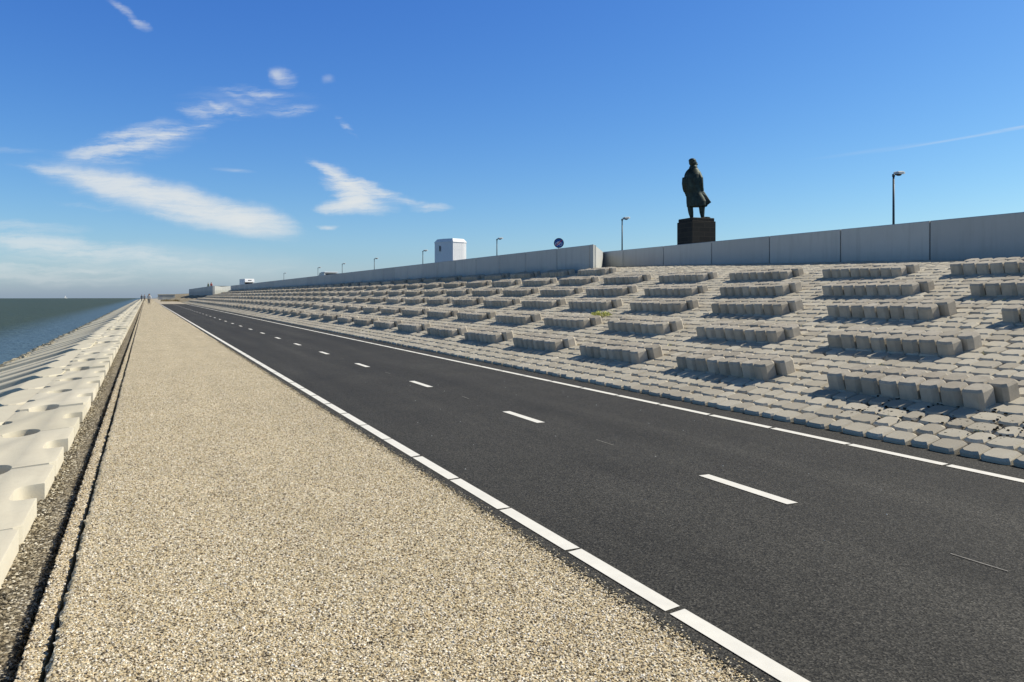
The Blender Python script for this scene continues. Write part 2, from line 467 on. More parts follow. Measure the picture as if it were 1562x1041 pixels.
    for k, (gm, kk) in enumerate(((1.17, .69), (1.10, .835), (.72, .92))):
        v = mt('MULTIPLY', mt('POWER', mt('MULTIPLY', sc_.outputs[k], S), gm), kk / S); L(v, cc_.inputs[k])
    # deep dark blue toward the zenith, above the part of the sky that the camera sees
    hz = vm('DOT_PRODUCT', d, (0, 0, 1)).outputs['Value']
    vl = n.new('ShaderNodeHueSaturation'); vl.inputs['Saturation'].default_value = .95; vl.inputs['Value'].default_value = .34; L(hs.outputs[0], vl.inputs['Color'])
    zen = n.new('ShaderNodeMix'); zen.data_type = 'RGBA'; L(mr(hz, .36, .60, 0, 1), zen.inputs[0]); L(cc_.outputs[0], zen.inputs[6]); L(vl.outputs[0], zen.inputs[7])
    mix = n.new('ShaderNodeMix'); mix.data_type = 'RGBA'
    L(alpha, mix.inputs[0]); L(zen.outputs[2], mix.inputs[6]); mix.inputs[7].default_value = CLOUD
    L(mix.outputs[2], bg.inputs[0]); bg.inputs[1].default_value = SKY_STRENGTH
SKY_STRENGTH = .115
CLOUD = (5.7, 5.9, 5.9, 1)
build_world()

sun = bpy.data.lights.new('sun', 'SUN'); sun.energy = 4.7; sun.angle = math.radians(.53); sun.color = (1, .93, .80)
so = bpy.data.objects.new('sun', sun); col.objects.link(so)
sd = Vector((math.cos(SUN_EL) * math.cos(SUN_BACK), -math.cos(SUN_EL) * math.sin(SUN_BACK), math.sin(SUN_EL)))
so.rotation_euler = (-sd).to_track_quat('-Z', 'Y').to_euler()
so.location = (40, -10, 60)

cam = bpy.data.cameras.new('camera'); co = bpy.data.objects.new('camera', cam); col.objects.link(co)
cam.sensor_width = 36; cam.lens = 36 * F / 1562; cam.clip_end = 20000; cam.clip_start = .05
co.location = (0, 0, H); co.rotation_euler = (PI/2, 0, -math.atan(TPSI)); cam.shift_y = -69.5 / 1562
scene.camera = co
scene.view_settings.view_transform = 'Standard'; scene.view_settings.look = 'None'
scene.view_settings.gamma = 1; scene.view_settings.exposure = .22

# ------------------------------------------------------------------ ground sheets
def stations(t0, t1):
    out = []; t = t0
    while t < t1:
        out.append(t)
        t += .03 if t < 9 else .06 if t < 20 else .2 if t < 45 else 1.0 if t < 120 else 8
    out.append(t1); return np.array(out)
def strip(name, prof, mat, t0=-6., t1=150., rag=None, label=None, kind='structure'):
    """sheet along the dike: prof = [(X, Z)...]; rag = {column: amplitude} ragged columns (worn edges)"""
    T = stations(t0, t1) if rag else np.array([t0] + [q for q in (0, 30, 90, 200) if t0 < q < t1] + [t1], float)
    n = len(prof); V = np.zeros((len(T), n, 3))
    for k, (x, z) in enumerate(prof):
        V[:, k, 0] = x; V[:, k, 1] = T; V[:, k, 2] = z
        if rag and k in rag:
            r = rng.normal(0, 1, len(T)); lo = np.convolve(rng.normal(0, 1, len(T)), np.ones(15)/15**.5, 'same')
            V[:, k, 0] += rag[k] * (.9*r + .30*lo)
    idx = np.arange(len(T) * n).reshape(len(T), n)
    Q = np.stack([idx[:-1, :-1], idx[:-1, 1:], idx[1:, 1:], idx[1:, :-1]], -1).reshape(-1, 4)
    o = mesh_obj(name, np_mesh(name, V.reshape(-1, 3), Q, mat))
    return tag(o, label, None, None, kind)

# path slab: a worn edge, a step down to an old strip, another step to the loose verge
strip('gravel_path', [(-.368, -.30), (-.362, -.03), (-.354, -.004), (-.342, 0), (2.20, 0)], M['gravel'], -6, 420, {1: .006, 2: .007}, 'tan gravel surfaced path along the sea side of the road')
strip('gravel_ledge', [(-.485, -.40), (-.478, -.10), (-.466, -.050), (-.45, -.044), (-.398, -.044), (-.388, -.055), (-.384, -.25)], M['gravel'], -6, 420, {1: .007, 2: .007, 4: .008}, 'narrow lower gravel ledge beside the path edge')
strip('gravel_verge', [(-1.2, -.17), (-.80, -.145), (-.62, -.130), (-.545, -.128), (-.522, -.15), (-.515, -.30), (-.40, -.32)], M['verge'], -6, 420, {3: .010, 4: .010}, 'dark loose gravel verge between path and sea blocks')

road = strip('road', [(2.134, -.03), (2.146, .0035), (2.17, .004), (6.40, .004), (7.05, .004)], M['asphalt'], -6, 151, {0: .004, 1: .006}, 'dark asphalt two lane road with white edge lines')
def paint_poly(name, pts, parent=road):
    b = MB(); b.add([(x, y, .0085) for x, y in pts], [tuple(range(len(pts)))]); return b.build(name, M['paint'], parent)
for nm, x0, x1, off, per in (('edge_line', 2.232, 2.332, .13, .99), ('edge_line', 6.36, 6.465, .45, 1.078)):
    b = MB(); y = -6 + off - (-6 % per)
    y = off - 6 * per
    while y < 150:
        g = .018
        sk = random.uniform(.0, .05)
        b.add([(x0, y + g, .0085), (x1, y + g + sk, .0085), (x1, y + per - g + .02, .0085), (x0, y + per - g, .0085)], [(0, 1, 2, 3)])
        y += per
    b.build(nm, M['paint'], road)
y = 4.35 - 8
while y < 148:
    paint_poly('lane_dash', [(4.165, y), (4.268, y), (4.268, y + 1.0), (4.165, y + 1.0)])
    b = MB(); yy = y + 2.35 + random.uniform(-.1, .1); j = random.uniform(-.02, .02)
    b.add([(4.235, yy, .0085), (4.245, yy, .0085), (4.245 + j, yy + .33, .0085), (4.235 + j, yy + .33, .0085)], [(0, 1, 2, 3)])
    b.build('set_out_mark', M['faint'], road)
    y += 4.0
# pale chips lying in the asphalt surface
b = MB()
for _ in range(36):
    x, yv = random.uniform(2.5, 6.3), random.uniform(1.5, 14)
    s = random.uniform(.004, .009); a = random.uniform(0, 3)
    b.add([(x + s*math.cos(a+k*2*PI/5)*random.uniform(.6, 1), yv + s*math.sin(a+k*2*PI/5)*random.uniform(.6, 1), .0055) for k in range(5)] + [(x, yv, .011)], [(k, (k+1) % 5, 5) for k in range(5)])
b.build('stone_chips', M['lamp_grey'], road)['kind'] = 'stuff'

strip('apron', [(2.16, .006), (12, .006)], M['apron'], 150.9, 420, None, 'pale bare ground beyond the end of the road')

# loose stones on the verge
def stones(name, n, fx, ft, zf, smin, smax, mat, label):
    V = []; Q = []
    for _ in range(n):
        t = ft(); x = fx(t); s = random.uniform(smin, smax)
        o = len(V); a = random.uniform(0, PI)
        ca, sa = math.cos(a), math.sin(a)
        sx, sy, sz = s*random.uniform(.7, 1.3), s*random.uniform(.7, 1.3), s*random.uniform(.5, .9)
        for (px, py, pz, k) in [(-1,-1,-.5,.8),(1,-1,-.5,.8),(1,1,-.5,.8),(-1,1,-.5,.8),(-1,-1,.6,.62),(1,-1,.6,.62),(1,1,.6,.62),(-1,1,.6,.62)]:
            k *= random.uniform(.75, 1.2)
            X, Y = px*sx*k, py*sy*k
            V.append((x + X*ca - Y*sa, t + X*sa + Y*ca, zf(x) + pz*sz))
        for q in [(0,1,5,4),(1,2,6,5),(2,3,7,6),(3,0,4,7),(4,5,6,7)]: Q.append([i + o for i in q])
    return tag(mesh_obj(name, np_mesh(name, V, Q, mat)), label, None, None, 'stuff')
stones('loose_gravel', 5200, lambda t: random.choice([random.uniform(-.74, -.50), random.gauss(-.70, .04), random.gauss(-.56, .025)]), lambda: 2.5 + 30*random.random()**2, lambda x: -.135, .004, .013, M['verge'], 'loose stones scattered on the verge beside the sea blocks')

def pebbles(name, X, T, Z, smin, smax, mat, label):
    n = len(X); k = rng.uniform(smin, smax, n); a = rng.uniform(0, PI, n); ca, sa = np.cos(a), np.sin(a)
    base = np.array([(-1,-1,-.9),(1,-1,-.9),(1,1,-.9),(-1,1,-.9),(-.62,-.62,.7),(.62,-.62,.7),(.62,.62,.7),(-.62,.62,.7)])
    P = base[None] * rng.uniform(.75, 1.25, (n, 8, 1)) * np.stack([k*rng.uniform(.8, 1.3, n), k*rng.uniform(.7, 1.1, n), k*rng.uniform(.5, .85, n)], -1)[:, None, :]
    V = np.empty((n, 8, 3)); V[..., 0] = X[:, None] + P[..., 0]*ca[:, None] - P[..., 1]*sa[:, None]
    V[..., 1] = T[:, None] + P[..., 0]*sa[:, None] + P[..., 1]*ca[:, None]; V[..., 2] = Z[:, None] + P[..., 2] + .35*k[:, None]
    q = np.array([(0,1,5,4),(1,2,6,5),(2,3,7,6),(3,0,4,7),(4,5,6,7)])
    Q = (np.arange(n)[:, None, None]*8 + q[None]).reshape(-1, 4)
    me = np_mesh(name, V.reshape(-1, 3), Q, mat)
    at_ = me.attributes.new('tint', 'FLOAT', 'FACE'); at_.data.foreach_set('value', np.repeat(rng.uniform(0, 1, n), 5).astype(np.float32))
    return tag(mesh_obj(name, me), label, None, None, 'stuff')
NP_ = 150000
T_ = 1.7 + 26 * rng.beta(.75, 3.6, NP_); X_ = rng.uniform(-.335, 2.125, NP_)
keep = X_ < (T_*1.02 + .9)
pebbles('path_stones', X_[keep], T_[keep], np.zeros(keep.sum()), .0026, .0053, M['pebble'], 'small tan, white and dark stones bound into the path surface')
T_ = 2.4 + 26 * rng.beta(.8, 3.4, 9000); X_ = rng.uniform(-.475, -.392, 9000)
pebbles('ledge_stones', X_, T_, np.full(9000, -.046), .0030, .0065, M['pebble'], 'small stones on the narrow gravel ledge')
T_ = 2.4 + 34 * rng.beta(.8, 3.0, 24000); X_ = rng.uniform(-.76, -.53, 24000)
pebbles('verge_stones', X_, T_, np.full(24000, -.136), .0035, .0105, M['verge_pebble'], 'coarse mixed stones on the verge beside the sea blocks')
def chips(name, n, label, mat):
    return stones(name, n, lambda t: 2.138 + random.gauss(0, .030), lambda: 1.5 + 26*random.random()**1.8, lambda x: .003, .0025, .0065, mat, label)
chips('edge_gravel', 5200, 'loose gravel stones along the ragged asphalt edge', M['gravel'])
chips('asphalt_crumbs', 4200, 'dark asphalt crumbs along the edge of the gravel path', M['asphalt'])
stones('joint_moss', 420, lambda t: random.choice((7.35, 7.61, 7.86)) + random.gauss(0, .09), lambda: 4.2 + 2.6*random.random()**1.3, lambda x: (x - 6.89)*.26 + .045, .006, .018, M['moss'], 'black dried moss in the paving joints near the lowest blocks')
# sea with the curve of the earth (exaggerated by refraction), bed and bays
SEA_Z = -.85
R_E = 2 * (H - SEA_Z) / (.00305 ** 2)
def build_sea():
    rs = [0, 3, 6, 12, 25, 50, 100, 180, 300, 450, 600, 750, 900, 1050, 1200, 1350, 1500, 1650, 1800, 2100, 2600, 3500]
    n = 96; V = []; Q = []
    for r in rs:
        for k in range(n):
            a = 2*PI*k/n; V.append((r*math.cos(a), r*math.sin(a), SEA_Z - r*r/(2*R_E)))
    for i in range(len(rs)-1):
        for k in range(n):
            j = (k+1) % n; Q.append((i*n+k, (i+1)*n+k, (i+1)*n+j, i*n+j))
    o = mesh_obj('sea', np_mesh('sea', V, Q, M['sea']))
    tag(o, 'grey green open sea with small waves', None, None, 'structure')
build_sea()
strip('revetment_bed', [(-7.5, -2.4), (-4.6, -1.15), (-1.9, -.60), (-1.2, -.30), (-1.15, -.24)], M['slab'], -8, 420, None, 'grey concrete bed under the sea defence blocks')
strip('dike_core', [(-1.2, -.3), (2, -.3), (6.8, -.22), (14.5, 1.7), (19.5, 2.0)], M['soil'], -8, 176, None, 'earth body of the dike under the paving')

# ------------------------------------------------------------------ paved slope
B, XF = .26, 6.89
TH = math.atan(B)
XW_F, XW_N, T_CORNER, T_B = 16.2, 19.6, 27.46, 32.3
def base_wall(t): return 2.37 + (min(max(t, 0), 33.0) - 12.5) * (.45/19.8)
def slope_z(x, t):
    x1 = 14.55
    z1 = (x1 - XF) * B
    if x <= x1: return (x - XF) * B
    q = min(max((t - 19.0) / 8.0, 0), 1); q = q*q*(3 - 2*q)
    zc = (z1 + (base_wall(t) - z1) * (XW_F - x1) / (XW_N - x1)) * (1 - q) + (XW_F - XF) * B * q
    if x <= XW_F: return z1 + (zc - z1) * (x - x1) / (XW_F - x1)
    return zc + (base_wall(t) - zc) * (x - XW_F) / (XW_N - XW_F)
def on_slope(x, t, e=.1):
    if t <= T_CORNER: return x < XW_N - e
    if x < XW_F - e: return True
    return t < T_B and XW_F + (t - T_CORNER) * (XW_N - XW_F) / (T_B - T_CORNER) + .1 < x < XW_N - e
def build_tiles():
    rows = []; dx = 1.52 / 6
    V = []; Q = []; tint = []
    T1 = 176.0
    k = 0
    x = XF + .13
    while x < XW_N - .05:
        t = 1.0 + (.131 if k % 2 else 0); j = 0
        while t < T1:
            wide = (j % 2 == 0)
            wy = (.139 if wide else .103) + random.uniform(-.004, .004)
            if on_slope(x, t):
                rows.append((x + (-.014 if wide else .010) + random.uniform(-.004, .004), t + random.uniform(-.004, .004), wy, .119 + random.uniform(-.005, .003), k))
            t += .2625; j += 1
        x += dx; k += 1
    for (x, t, wy, wx, k) in rows:
        o = len(V); far = t > 55
        z = slope_z(x, t); e = .12
        sx = (slope_z(x+.1, t) - slope_z(x-.1, t)) / .2
        zt = .050 + random.gauss(0, .0035)
        tx, ty = random.gauss(0, .007), random.gauss(0, .007)
        ins = random.uniform(.014, .024)
        cutc = random.uniform(.0, .03)
        if far:
            loop = [(-1,-1,0,0),(1,-1,0,0),(1,1,0,0),(-1,1,0,0)]; rings = ((-.06, 0), (zt, .012)); capq = [(0,1,2,3)]
        else:
            c1, c2 = [(random.uniform(.018, .034), random.uniform(.026, .05)) for _ in range(2)]
            c3, c4 = [(random.uniform(.018, .034), random.uniform(.026, .05)) for _ in range(2)]
            loop = [(-1,-1,c1[0],0),(1,-1,-c2[0],0),(1,-1,0,c2[1]),(1,1,0,-c3[1]),(1,1,-c3[0],0),(-1,1,c4[0],0),(-1,1,0,-c4[1]),(-1,-1,0,c1[1])]
            rings = ((-.07, 0), (zt - .022, 0), (zt, ins)); capq = [(0,1,2,3),(0,3,4,7),(4,5,6,7)]
        nl = len(loop)
        jit = [(random.uniform(-.004, .004), random.uniform(-.004, .004)) for _ in loop]
        for (zz, i) in rings:
            for (a, b, da, db), (ja, jb) in zip(loop, jit):
                px, py = a*(wx - i) + da + ja, b*(wy - i*1.1) + db + jb
                V.append((x + px - sx*zz, t + py, z + sx*px + zz + (tx*px + ty*py if zz > 0 else 0)))
        n = len(rings)
        for r in range(n-1):
            for i in range(nl):
                j = (i+1) % nl; Q.append((o+r*nl+i, o+r*nl+j, o+(r+1)*nl+j, o+(r+1)*nl+i))
        for q in capq: Q.append(tuple(o + (n-1)*nl + i for i in q))
        tint += [random.random()] * (nl*(n-1) + len(capq))
    me = np_mesh('slope_paving', V, Q, M['tile'])
    at_ = me.attributes.new('tint', 'FLOAT', 'FACE'); at_.data.foreach_set('value', tint[:len(me.polygons)])
    tag(mesh_obj('slope_paving', me), 'grey concrete block paving covering the dike slope', None, None, 'structure')
build_tiles()
# soil under the tiles
b = MB()
ts = [-8, 0, 6, 12, 19, 21, 23, 25, T_CORNER, T_B + .5, 176]
for t0, t1 in zip(ts[:-1], ts[1:]):
    for xa, xb in ((XF - .02, 14.55), (14.55, XW_F), (XW_F, XW_N)):
        if t0 > T_B and xa >= XW_F: continue
        b.add([(xa, t0, slope_z(xa, t0)-.045), (xb, t0, slope_z(xb, t0)-.045), (xb, t1, slope_z(xb, t1)-.045), (xa, t1, slope_z(xa, t1)-.045)], [(0,1,2,3)])
tag(b.build('slope_bed', M['soil']), 'dark soil showing in the joints of the slope paving', None, None, 'structure')
# farther dike, unpaved
b = MB()
def lump(x, t): return (x - XF) * B + .12 * math.sin(t*.35 + x) * math.sin(t*.13 + 2*x)
tt = list(range(176, 620, 6)); xs = [6.9, 8.5, 10, 11.5, 13, 14.5, 16.5, 30]
vv = [(x, t, lump(min(x, 15.5), t) - (.6 if x == 30 else 0)) for t in tt for x in xs]
nx = len(xs)
b.add(vv, [(i*nx+k, i*nx+k+1, (i+1)*nx+k+1, (i+1)*nx+k) for i in range(len(tt)-1) for k in range(nx-1)], 0, True)
tag(b.build('rough_bank', M['rough']), 'rough grassy rubble bank far along the dike', None, None, 'structure')
# crest behind the walls
b = MB(); b.box(XW_N + .1, 60, -20, T_B + .2, 1.0, 2.296); b.box(XW_F + .1, 60, T_B + .25, 620, 1.0, 2.30)
tag(b.build('crest', M['asphalt']), 'level dike crest behind the concrete parapet', None, None, 'structure')

# ------------------------------------------------------------------ raised block clusters
def block_mesh(seed, hgt):
    r = random.Random(seed); m = MB()
    a, bb = .1245 + r.uniform(-.004, .002), .125
    c = r.uniform(.034, .052)
    pl = [(-bb+c, -a), (bb-c, -a), (bb, -a+c), (bb, a-c), (bb-c, a), (-bb+c, a), (-bb, a-c), (-bb, -a+c)]
    pl = [(x + r.uniform(-.004, .004), y + r.uniform(-.004, .004)) for x, y in pl]
    tilt = (r.uniform(-.03, .03), r.uniform(-.03, .03))
    def ring(z, s, top=False): return [(x*s, y*s, z + ((tilt[0]*x + tilt[1]*y) if top else 0)) for x, y in pl]
    m.rings([ring(-.12, 1.0), ring(hgt - .030, .99, True), ring(hgt, .83, True)])
    me = m.mesh('block'); me.materials.append(M['block']); return me
BV = [block_mesh(s, .245 + .005*((s*7) % 5 - 2)/2) for s in range(8)]
def spots8():
    out = []
    for a in range(2):
        for k in range(8):
            out.append((.13 + .256*a, -2.1 + .131 + .2625*k - .10*a))
    return out
SP8 = spots8()
def joined_cluster(seed):
    r = random.Random(seed); m = MB()
    for (x, y) in SP8:
        me = r.choice(BV); dz = r.uniform(-.012, .012); fl = r.choice((1, -1))
        m.add([(x + fl*v.co.x, y + fl*v.co.y, v.co.z + dz) for v in me.vertices], [tuple(p.vertices) for p in me.polygons])
    me = m.mesh('block_cluster'); me.materials.append(M['block']); return me
JC = [joined_cluster(s) for s in range(3)]
PER, SHIFT = 3.17, 1.49
ROWX = [7.9, 9.46, 11.02, 12.45, 13.98, 15.50]
ROWN = ['lowest row beside the road', 'second row up from the road', 'third row up from the road', 'fourth row up from the road', 'fifth row up, below the wall', 'topmost row against the wall']
ORD = ['nearest', 'second', 'third', 'fourth', 'fifth', 'sixth', 'seventh', 'eighth', 'ninth', 'tenth']
far_stuff = []
n_cl = 0
for i, X in enumerate(ROWX):
    j0 = {0: -1, 1: -1, 2: -1, 3: -1, 4: -1, 5: 0}[i]
    seen = 0
    j = j0
    while True:
        t = 7.56 + SHIFT*i + PER*j
        if i == 5: t = 27.5 + PER*(j)
        j += 1
        if t > 174.5: break
        # cluster shows in the frame only when its far end is right of the picture's edge
        u = 781 + F*(X*CP - t*SP)/(X*SP + t*CP)
        if u > 1580: continue
        if t > 158: far_stuff.append((X, t)); continue
        loc = (X, t, slope_z(X, t)); rot = (random.gauss(0, .006), -TH + (.06 if (i == 5 and t < 28) else 0), random.gauss(0, .006))
        if seen < 10:
            lab = f'{ORD[seen]} raised concrete block cluster from the camera, {ROWN[i]}'
        else:
            lab = f'small distant raised concrete block cluster, {ROWN[i]}'
        seen += 1
        if t < 36:
            e = empty('block_cluster', loc, rot)
            for (x, y) in SP8:
                o = bpy.data.objects.new('block', random.choice(BV)); o.parent = e
                o.location = (x, y, random.gauss(0, .004)); o.rotation_euler = (random.gauss(0, .005), random.gauss(0, .005), random.choice((0, PI)) + random.gauss(0, .008))
                col.objects.link(o)
        else:
            e = mesh_obj('block_cluster', random.choice(JC), None, None, loc, rot)
        tag(e, lab, 'block cluster', 'raised concrete block clusters on the dike slope')
        n_cl += 1
m = MB()
for (X, t) in far_stuff:
    me = JC[0]; z0 = slope_z(X, t); c, s = math.cos(TH), math.sin(TH)
    m.add([(X + v.co.x*c - v.co.z*s, t + v.co.y, z0 + v.co.x*s + v.co.z*c) for v in me.vertices], [tuple(p.vertices) for p in me.polygons])
tag(m.build('far_block_clusters', M['block']), 'farthest raised blocks merging into lines near the far wall', None, None, 'stuff')

# ------------------------------------------------------------------ parapet walls
def wall_panel(length, z0, z1, zb0, zb1, th=.32, ztop2=None):
    """panel along +Y from 0 to length, face at x=0, foot follows zb0..zb1"""
    m = MB(); c = .02; g = .02
    zt2 = z1 if ztop2 is None else ztop2
    def sec(y, zt, zb, i):
        return [(0+i, y, zb), (th, y, zb), (th, y, zt - c), (th - c, y, zt), (c+i, y, zt), (i, y, zt - c)]
    m.rings([sec(g, z1, zb0, .008), sec(g + .012, z1, zb0, 0), sec(length - g - .012, zt2, zb1, 0), sec(length - g, zt2, zb1, .008)])
    me = m.mesh('wall_panel'); me.materials.append(M['wall']); return me
# far wall
fw = empty('parapet_wall', (XW_F, T_CORNER, 0)); tag(fw, 'long shaded concrete parapet wall running far along the dike', 'wall')
ZT = 3.53
LF = 3.10
n = 48
me0 = wall_panel(LF, ZT, ZT, 1.9, 1.9); me0b = wall_panel(LF - .31, ZT, ZT, 1.9, 1.9)
for k in range(n):
    mesh_obj('wall_panel', me0, None, fw, (.0, k*LF + (.26 if k == 0 else 0), 0)) if k else mesh_obj('wall_panel', me0b, None, fw, (0, .31, 0))
m = MB()
for k in range(1, n): m.box(.04, .28, k*LF - .03, k*LF + .03, 1.9, ZT - .03)
m.build('joint_seal', M['rubber'], fw)
# sunlit return at its near end, dropping to the lower wall
m = MB(); dx_, dy_ = XW_N - XW_F, T_B - T_CORNER; ln_ = math.hypot(dx_, dy_); nx_, ny_ = -dy_/ln_*.3, dx_/ln_*.3
pr2 = [(0, -.01), (dx_ + .05, dy_ + .06), (dx_ + .05 + nx_, dy_ + .06 + ny_), (.02, .30)]
m.add([(x, y, 1.7) for x, y in pr2] + [(x, y, ZT + .004) for x, y in pr2], [(3,2,1,0),(4,5,6,7),(0,1,5,4),(1,2,6,5),(2,3,7,6),(3,0,4,7)])
m.build('wall_return', M['wall'], fw)
# near wall: joints measured on the photo
LN = 3.10
nw = empty('parapet_wall', (XW_N, T_CORNER, 0)); tag(nw, 'nearer lower grey concrete parapet wall in front of the statue', 'wall')
k = 0
y1 = T_B + .02
first = at(947, 400, XW_N)[1]
edges = [y1]
tj = at(1012, 400, XW_N)[1]
while tj < y1 - .5: tj += LN
tj -= LN
while tj > -8: edges.append(tj); tj -= LN
edges.append(tj)
for a, c in zip(edges[1:], edges[:-1]):
    if c - a < .3: continue
    def zt(t): return 3.555
    me = wall_panel(c - a, zt(a), max(0, base_wall(a)) - .5, base_wall(a) - .5, base_wall(c) - .5, .32, zt(c)) if False else wall_panel(c - a, zt(a), zt(a), base_wall(a) - .5, base_wall(c) - .5, .32, zt(c))
    mesh_obj('wall_panel', me, None, nw, (0, a - T_CORNER, 0))
m = MB()
for e_ in edges[1:-1]: m.box(.04, .28, e_ - T_CORNER - .03, e_ - T_CORNER + .03, 1.9, 3.52)
m.build('joint_seal', M['rubber'], nw)
# far jutting wall with sunlit return
XJ, TJ = 12.7, 176.3
jw = empty('parapet_wall', (XJ, TJ, 0)); tag(jw, 'far jutting parapet wall with sunlit end, beyond the paved slope', 'wall')
mej = wall_panel(5.0, 3.5, 3.5, 1.0, 1.0, .4)
for k in range(20): mesh_obj('wall_panel', mej, None, jw, (0, .35 + k*5, 0))
m = MB(); m.add([(0,.34,.6),(3.8,3.4,.6),(3.8,3.8,.6),(.4,.345,.6),(0,.34,3.5),(3.8,3.4,3.5),(3.8,3.8,3.5),(.4,.345,3.5)], [(3,2,1,0),(4,5,6,7),(0,1,5,4),(1,2,6,5),(2,3,7,6),(3,0,4,7)]); m.build('wall_return', M['wall'], jw)

# ------------------------------------------------------------------ sea defence units
PIT = 2.15
T_J0 = 6.02            # a joint between upper units, measured
def ellipse_arc(cx, cy, rx, ry, a0, a1, n=9):
    return [(cx + rx*math.cos(a0 + (a1-a0)*k/(n-1)), cy + ry*math.sin(a0 + (a1-a0)*k/(n-1))) for k in range(n)]
def ztop1(x): return -.0 - .07*x
def upper_unit_mesh(seed):
    """x = distance seaward from the landward face, y along the dike; a groove in the landward face, half holes at both joints and at the back"""
    r = random.Random(seed); w = PIT/2 - .032
    pl = []
    pl += [(.0, -w + .05)] + [(.19*abs(math.sin(k*PI/28))**.45, -.25*math.copysign(abs(math.cos(k*PI/28))**.45, math.cos(k*PI/28))) for k in range(29)] + [(.0, w - .05), (.05, w), (.33, w)]
    pl += ellipse_arc(.52, w, .18, .24, PI, 2*PI, 25) + [(.80, w), (.84, w - .04)]
    pl += [(.84, .17)] + ellipse_arc(.84, 0, .10, .16, PI/2, 3*PI/2, 19) + [(.84, -.17), (.84, -w + .04), (.80, -w)]
    pl += ellipse_arc(.52, -w, .18, .24, 0, PI, 25) + [(.33, -w), (.05, -w)]
    # remove doubles
    q = []
    for p in pl:
        if not q or math.dist(p, q[-1]) > .004: q.append(p)
    bm = bmesh.new()
    vs = [bm.verts.new((-x, y, ztop1(x))) for x, y in q]
    f = bm.faces.new(vs); bm.normal_update()
    if f.normal.z < 0: f.normal_flip()
    ex = bmesh.ops.extrude_face_region(bm, geom=[f])
    for v in [e for e in ex['geom'] if isinstance(e, bmesh.types.BMVert)]: v.co.z -= .75
    bm.normal_update()
    top = f if f.is_valid else None
    zt = [e for e in bm.edges if all(v.co.z > -.2 for v in e.verts)]
    bmesh.ops.bevel(bm, geom=zt, offset=.028, segments=2, profile=.6, affect='EDGES', clamp_overlap=True)
    bmesh.ops.recalc_face_normals(bm, faces=bm.faces)
    # drop the open bottom's cap is kept: closed solid
    me = bpy.data.meshes.new('sea_block'); bm.to_mesh(me); bm.free(); me.materials.append(M['armour'])
    me.polygons.foreach_set('use_smooth', [p.normal.z < .97 for p in me.polygons]); me.set_sharp_from_angle(angle=math.radians(18)); return me
def lower_unit_mesh(seed):
    """staggered half a pitch: a wide head that narrows to a long leg running down to the water"""
    m = MB(); w = PIT/2 - .028
    st = [(.78, w - .19, 0), (.86, w - .15, 0), (.92, w - .08, 0), (.98, w - .02, 0), (1.08, w, 0), (1.14, w - .03, 0), (1.17, .97, 0), (1.20, .86, 0), (1.25, .70, 0), (1.32, .55, 0), (1.42, .43, .0), (1.60, .33, .0), (2.0, .27, 0), (2.6, .25, 0), (3.0, .24, 0), (3.26, .21, 0), (3.32, .17, 0)]
    rs = []
    for x, hw, _ in st:
        z = -.006 + (ztop1(x) if x < 1.25 else ztop1(1.25) - .30*(x - 1.25))
        c = .03
        zb = z - .62
        rs.append([(-x, -hw, zb), (-x, hw, zb), (-x, hw, z - c), (-x, hw - c*.35, z - c*.35), (-x, hw - c, z), (-x, -hw + c, z), (-x, -hw + c*.35, z - c*.35), (-x, -hw, z - c)])
    m.rings(rs)
    me = m.mesh('sea_block'); me.materials.append(M['armour'])
    me.polygons.foreach_set('use_smooth', [p.normal.z < .97 for p in me.polygons]); me.set_sharp_from_angle(angle=math.radians(18)); return me
UM, LM = upper_unit_mesh(1), lower_unit_mesh(1)
def copy_mesh_into(mb, me, loc):
    mb.add([(v.co.x + loc[0], v.co.y + loc[1], v.co.z + loc[2]) for v in me.vertices], [tuple(p.vertices) for p in me.polygons])
stuff = MB()
for kind, me in (('u', UM), ('l', LM)):
    k = -3; seen = 0
    while True:
        tc = T_J0 + PIT*(k + (.5 if kind == 'u' else 0)); k += 1
        if tc > 400: break
        loc = (-.735 + random.gauss(0, .002), tc, random.gauss(0, .017))
        if tc > 300: copy_mesh_into(stuff, me, loc); continue
        u_img = 781 + F*(-.8*CP - tc*SP)/(-.8*SP + tc*CP)
        xin = -.735 if kind == 'u' else -1.6
        if tc < 1.5: continue
        if 781 + F*(xin*CP - (tc+1.2)*SP)/(xin*SP + (tc+1.2)*CP) < -10: continue
        o = mesh_obj('sea_block', me, None, None, loc, (random.gauss(0, .005), random.gauss(0, .003), random.gauss(0, .001)))
        where = 'upper row against the gravel verge' if kind == 'u' else 'lower row with leg reaching the water'
        lab = f'{ORD[seen]} pale concrete sea block from the camera, {where}' if seen < 10 else f'small distant pale concrete sea block, {where}'
        seen += 1
        tag(o, lab, 'sea block', 'interlocking concrete sea blocks along the waterline')
tag(stuff.build('far_sea_blocks', M['armour']), 'farthest pale sea blocks merging toward the horizon', None, None, 'stuff')
# rubble at the waterline
stones('shore_rubble', 1500, lambda t: random.gauss(-4.16, .17), lambda: 20 + 120*random.random()**1.3, lambda x: -.83 + (x + 4.16)*.3, .07, .17, M['rock'], 'pale and mossy rocks lying along the waterline')

